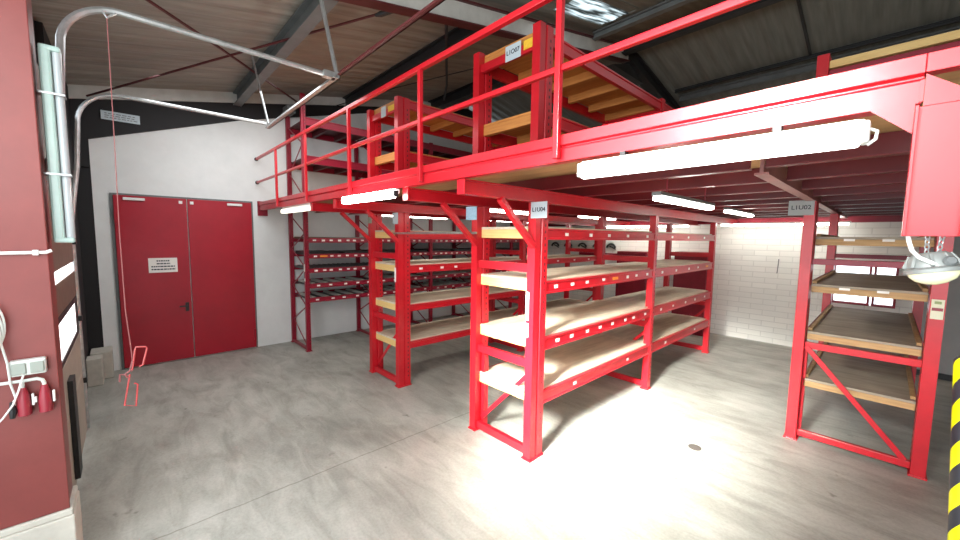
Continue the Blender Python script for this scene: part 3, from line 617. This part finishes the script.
# ------------------------------------------------------------------ steel platform
p = thing('steel_platform', (-2, 4.3, 1.84), 'bright red steel platform resting on the racks, with a long edge beam and plywood deck', 'platform')
YE = 1.38; X0, X1 = -5.96, .03
poly = [(YE-.008, 2.035), (YE-.008, 1.992), (YE+.006, 1.988), (YE+.006, 1.982), (YE, 1.978), (YE, 1.925), (YE+.05, 1.925), (YE+.05, 1.935), (YE+.03, 1.94), (YE+.03, 2.035)]
link('edge_beam', MB().prism(poly, 0, X0, X1), RED, p, .0015)
link('edge_strip', B(X1+.0005, 2.3, YE-.008, YE+.03, 1.992, 2.035), RED, p, .0015)
link('end_plate', B(-5.999, -5.961, YE-.02, YE+.10, 1.85, 2.05), DRED, p, .002)
link('deck', B(-5.95, 2.35, YE+.0305, 7.25, 2.012, 2.033), DECKW, p, origin=(0, 0, 2))
for x in (-2.285+.035, -1.635-.035, -4.06+.035, -3.405-.035):
    mb = MB().box(x-.03, x+.03, YE+.03, 7.2, 1.84, 1.85).box(x-.03, x+.03, YE+.03, 7.2, 1.915, 1.924).box(x-.008, x+.008, YE+.03, 7.2, 1.85, 1.915).box(x-.032, x+.032, YE+.02, YE+.03, 1.838, 1.924)
    # the bearer is notched over the posts by running between the upright flanges
    link('bearer', mb, RED, p, .001)
    link('knee_brace', MB().bar((x+.02, 1.70, 1.838), (x+.02, 2.034, 1.54), .04, .035, (0, 0, 1)), RED, p, .003)
x = -.43
link('bearer', MB().box(x-.028, x+.028, 2.2, 4.04, 1.908, 1.918).box(x-.008, x+.008, 2.2, 4.04, 1.918, 2.011).box(x-.028, x+.028, 4.03, 7.2, 1.908, 1.918).box(x-.008, x+.008, 4.03, 7.2, 1.918, 2.011), mat('greyish_red_steel', (.38, .16, .15), .4, noise=.3), p)
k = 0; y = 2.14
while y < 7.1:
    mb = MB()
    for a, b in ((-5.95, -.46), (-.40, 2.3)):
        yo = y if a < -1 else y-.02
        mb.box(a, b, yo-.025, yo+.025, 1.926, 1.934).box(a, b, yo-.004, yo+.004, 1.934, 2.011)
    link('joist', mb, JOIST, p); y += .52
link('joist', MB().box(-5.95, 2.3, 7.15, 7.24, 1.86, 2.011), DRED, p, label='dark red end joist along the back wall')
# hanging column stub with gussets at the right end of the edge beam
st = link('column_stub', MB().box(.020, .112, YE-.012, YE-.002, 1.615, 1.915).box(.020, .026, YE-.032, YE-.012, 1.615, 1.915).box(.106, .112, YE-.032, YE-.012, 1.615, 1.915).box(.106, .112, YE-.002, YE+.07, 1.615, 1.915).box(.020, .026, YE-.002, YE+.07, 1.615, 1.9), RED, p, .001, label='red I section stub hanging from the corner of the platform')
link('corner_gusset', MB().prism([(.0315, 1.988), (.0315, 1.9155), (.112, 1.9155), (.112, 1.924)], 1, YE-.012, YE-.004), RED, p, label='triangular red end gusset')
link('corner_gusset', MB().prism([(-.055, 1.924), (.0195, 1.924), (.0195, 1.855)], 1, YE-.010, YE-.003), RED, p, label='small triangular gusset beside the stub')
link('beam_weld', MB().box(.024, .031, YE-.004, YE-.0002, 1.928, 1.978), RED, p)

# guard rail
g = thing('guard_rail', (-2.5, 1.37, 2.04), 'bright red guard rail along the front edge of the platform', 'railing')
link('handrail', B(-5.98, .9, 1.355, 1.385, 2.605, 2.635), RED, g, .004)
link('midrail', B(-5.98, .9, 1.357, 1.383, 2.293, 2.318), RED, g, .004)
for x in (-5.05, -4.04, -3.025, -2.01, -.99): link('rail_post', B(x-.014, x+.014, 1.346, 1.3715, 1.935, 2.6045), RED, g, .003)
link('wall_flange', MB().lathe([(.025, 0), (.025, .01)], (-5.998, 1.37, 2.62), 12, (1, 0, 0)), BLACK, g); link('wall_flange', MB().lathe([(.025, 0), (.025, .01)], (-5.998, 1.37, 2.305), 12, (1, 0, 0)), BLACK, g)

# grey bar across the aisle between the racks
tag(link('aisle_bar', MB().tube([(-3.46, 2.01, 1.625), (-2.20, 2.01, 1.63)], .009, 8), GALV, smooth=True), 'grey steel bar across the aisle between the two bright red racks', 'bar')

# ------------------------------------------------------------------ fluorescent lamps
def lamp(lab, a, b, w_=.06, h=.045, side=None, m=None, housing=WHITE):
    """a,b end points (centre line); hanging batten with a lit diffuser"""
    a = Vector(a); b = Vector(b); d = (b-a).normalized(); t = thing('fluorescent_lamp', tuple((a+b)/2), lab, 'lamp')
    if side is None:
        link('housing', MB().bar(a+Vector((0, 0, h*.35)), b+Vector((0, 0, h*.35)), w_*.9, h*.5), housing, t, .004)
        link('diffuser', MB().bar(a+d*.02-Vector((0, 0, h*.20)), b-d*.02-Vector((0, 0, h*.20)), w_, h*.55), m or DIFF, t, .01)
        for q in (a, b): link('end_cap', MB().bar(q-d*.008-Vector((0, 0, 0)), q+d*.012*(1 if q == a else -1), w_*.8, h*.8), GREYST, t) if False else None
        for f in (.15, .85): q = a+(b-a)*f; link('hanger', B(q.x-.003, q.x+.003, q.y-.003, q.y+.003, q.z+h*.6, max(q.z+h*.6+.01, 2.011)), DRED, t)
    return t
# large twin tube lamp under the edge beam: clear tray, two tubes, end caps and clips
t = thing('fluorescent_lamp', (-.45, 1.335, 1.83), 'large bright twin tube lamp under the platform edge, nearest the viewer', 'lamp')
a, b = -.86, -.05
link('housing', B(a+.01, b-.01, 1.345, 1.3715, 1.862, 1.902), WHITE, t, .004)
for x in (a+.15, b-.2): link('bracket', B(x, x+.02, 1.372, 1.40, 1.88, 1.9245), DARK, t)
for z in (1.848, 1.878): link('tube', MB().tube([(a+.03, 1.330, z), (b-.03, 1.330, z)], .010, 10), TUBE, t, smooth=True)
link('cover', MB().prism([(1.315, 1.836), (1.344, 1.830), (1.344, 1.90), (1.315, 1.896)], 0, a+.015, b-.015), mat('clear_lit_cover', (1, 1, 1), .25, emit=3.5, ecol=(1, .99, .96)), t, .008)
for x in (a, b-.018): link('end_cap', MB().box(x, x+.018, 1.318, 1.365, 1.84, 1.893), PLASTIC, t, .005)
for x in (a+.06, a+.31, a+.52, b-.10): link('clip', B(x, x+.018, 1.3095, 1.3145, 1.868, 1.886), mat('yellow_clip', (.42, .36, .10), .4), t, .002)
link('lamp_cable', MB().tube([(b-.002, 1.34, 1.875), (b+.012, 1.345, 1.868), (b+.010, 1.35, 1.85), (b-.004, 1.35, 1.838)], .004, 6), PLASTIC, t, smooth=True)
# second one along the same edge, and a third far left
t = thing('fluorescent_lamp', (-2.8, 1.33, 1.85), 'bright lamp under the platform edge, in front of the left bright red rack', 'lamp')
a, b = -3.06, -2.27
link('housing', B(a+.01, b-.01, 1.345, 1.376, 1.885, 1.915), WHITE, t, .004); link('diffuser', MB().prism([(1.30, 1.856), (1.344, 1.848), (1.344, 1.912), (1.30, 1.905)], 0, a, b), DIFF, t, .01)
link('end_cap', MB().box(a-.02, a-.0005, 1.315, 1.35, 1.86, 1.90), DARK, t, .004); link('end_cap', MB().box(b+.0005, b+.02, 1.315, 1.35, 1.86, 1.90), DARK, t, .004); [link('hanger', B(x, x+.02, 1.35, 1.37, 1.915, 1.924), GREYST, t) for x in (a+.1, b-.12)]
t = thing('fluorescent_lamp', (-4.85, 1.40, 1.86), 'small warm lit lamp under the left end of the platform edge, beside the white wall', 'lamp')
a, b = -5.02, -4.08
link('housing', B(a+.01, b-.01, 1.40, 1.44, 1.895, 1.924), WHITE, t, .004); link('diffuser', B(a, b, 1.385, 1.445, 1.850, 1.8945), DIFFD, t, .01)
L_ = [
 ((-.89, 2.15, 1.835), (-.89, 3.10, 1.835), 'bright lamp hanging along the aisle above the right end of the middle rack', DIFF),
 ((-1.10, 4.3, 1.89), (-1.10, 5.3, 1.89), 'lamp over the far end of the right aisle, smaller in view than its neighbour', DIFF),
 ((-2.55, 2.45, 1.855), (-2.55, 3.35, 1.855), 'lamp over the aisle left of the middle rack, seen behind its left post', DIFF),
 ((-2.62, 4.1, 1.875), (-2.62, 5.0, 1.875), 'lamp deep in the aisle left of the middle rack, seen above its top shelf', DIFF),
 ((-4.35, 2.3, 1.865), (-4.35, 3.4, 1.865), 'lamp over the aisle in front of the dark red tray rack', DIFF),
 ((-4.45, 4.2, 1.88), (-4.45, 5.5, 1.88), 'lamp deep in the aisle in front of the dark red tray rack', DIFF),
]
for a, b, lab, m in L_: lamp(lab, a, b, m=m, housing=GREYST)
lamp('long lit lamp along the back wall above the painted brick, behind the right rack', (-1.85, 6.95, 1.84), (-.35, 6.95, 1.84), m=DIFF)
lamp('long lit lamp along the back wall above the middle rack', (-3.9, 6.95, 1.83), (-2.3, 6.95, 1.83), m=DIFF)

# caged bulkhead lamp hanging from the stub
t = thing('bulkhead_lamp', (.075, 1.42, 1.5), 'round grey bulkhead lamp hanging on chains below the red stub at the right', 'lamp')
ax = Vector((-.22, .05, 1)).normalized(); c = Vector((.078, 1.41, 1.532)); BH = mat('grey_cast_lamp_body', (.26, .28, .27), .4, .2)
link('glass', MB().lathe([(.043, 0), (.041, -.010), (.033, -.021), (.018, -.029), (.004, -.032)], c, 24, ax), GLASSY, t, smooth=True)
link('rim', MB().lathe([(.044, -.003), (.049, -.002), (.050, .006), (.045, .010), (.042, .010)], c, 24, ax), BH, t, smooth=True)
link('body', MB().lathe([(.042, .0105), (.040, .024), (.034, .038), (.026, .045), (.010, .046)], c, 20, ax), BH, t, smooth=True)
mbc = MB()
u = ax.orthogonal().normalized(); w_ = ax.cross(u)
for k in range(8):
    an = 2*math.pi*k/8; dr = u*math.cos(an)+w_*math.sin(an); mbc.bar(c+ax*.012+dr*.045, c+ax*.040+dr*.031, .006, .008)
link('rib', mbc, BH, t, .001)
link('gland', MB().lathe([(.011, 0), (.012, .006), (.008, .012)], c+Vector((.02, -.03, .026)), 12, (.3, -1, .3)), GREYST, t, smooth=True)
link('lamp_cable', MB().tube([(.030, 1.38, 1.62), (.034, 1.378, 1.60), (.040, 1.372, 1.58), (.052, 1.365, 1.565), (.068, 1.362, 1.556), (.078, 1.37, 1.55), (.082, 1.385, 1.55)], .0042, 8), WHITE, t, smooth=True)
def chain(mb, p, q, n):
    p = Vector(p); q = Vector(q); d = (q-p).normalized(); s1 = d.orthogonal().normalized(); s2 = d.cross(s1)
    for i in range(n):
        cc = p+(q-p)*((i+.5)/n); s = s1 if i % 2 else s2; L = (q-p).length/n*.68
        mb.tube([cc+d*L*math.sin(a_)+s*.0045*math.cos(a_) for a_ in [2*math.pi*j/10 for j in range(10)]], .0014, 5, True)
mbc = MB(); chain(mbc, (.062, 1.39, 1.62), (.064, 1.40, 1.572), 4); chain(mbc, (.085, 1.39, 1.62), (.082, 1.40, 1.572), 4); link('chain', mbc, GALV, t)

# ------------------------------------------------------------------ things at the back wall
for k, (a, b, z0, z1, lab) in enumerate(((-3.55, -2.98, 0, 1.36, 'dark red metal cabinet against the back wall, left one seen through the middle rack'), (-2.50, -1.98, 0, 1.39, 'dark red metal cabinet against the back wall, right one seen through the middle rack'))):
    c_ = thing('metal_cabinet', ((a+b)/2, 7.1, 0), lab, 'cabinet')
    link('body', B(a, b, 6.92, 7.28, .001, z1), DRED, c_, .006); link('door', B(a+.01, b-.01, 6.905, 6.919, .06, z1-.03), DRED, c_, .003); link('handle', B(a+.04, a+.05, 6.895, 6.9045, .65, .75), BLACK, c_)
tag(link('wall_box', B(-2.72, -2.53, 7.18, 7.298, .95, 1.30), WHITE, bevel=.01), 'white box on the back wall between the two dark red cabinets', 'box')
tag(link('wall_rail', B(-4.6, -3.57, 7.25, 7.298, 1.22, 1.30), DRED, bevel=.004), 'dark red rail on the back wall left of the cabinets', 'rail')
for k, x in enumerate((-5.24, -4.89, -4.53, -4.17, -3.86)):
    h_ = thing('arched_fitting', (x, 7.22, 1.40), ['leftmost', 'second from left', 'middle', 'fourth from left', 'rightmost'][k]+' of the five small dark arched fittings on the back wall', 'fitting', 'arched fittings on the back wall')
    link('shell', MB().tube([(x+.09*math.cos(a_), 7.26, 1.41+.075*math.sin(a_)) for a_ in [math.pi*i/10 for i in range(11)]], .022, 8), HAT, h_, smooth=True)
    link('brim', MB().tube([(x-.02, 7.25, 1.44), (x+.04, 7.24, 1.42), (x+.11, 7.24, 1.385)], .014, 8), HAT, h_, smooth=True)
tag(link('window_sill_item', B(-.46, -.26, 7.27, 7.33, .845, .865), OXIDE), 'dark red bar lying inside the left window of the back wall', 'bar') if False else None
tag(link('wall_pipe', MB().tube([(-1.13, 7.28, 1.10), (-1.12, 7.28, 1.32)], .006, 6), GREYST), 'short thin grey pipe on the painted brick wall', 'pipe')

# ------------------------------------------------------------------ striped post at the right edge, floor drain
t = link('striped_post', MB().tube([(0, 0, 0), (0, 0, 1.12), (0, 0, 1.135), (0, 0, 1.142)], [.036, .036, .028, .012], 24), STRIPE, origin=(0, 0, 0), smooth=True)
t.location = (.262+.036+.02, 2.5, .0); t.rotation_euler = (0, R(-3.2), 0); tag(t, 'yellow and black striped padded post at the right edge', 'post')
t = link('floor_cover', MB().lathe([(.045, .0005), (.045, .003), (.035, .003), (.033, .0015), (.01, .0015)], (-.905, 3.14, 0), 20), mat('rusty_floor_iron', (.09, .08, .07), .7)); tag(t, 'small round rusty cover in the floor right of the middle rack', 'floor cover')
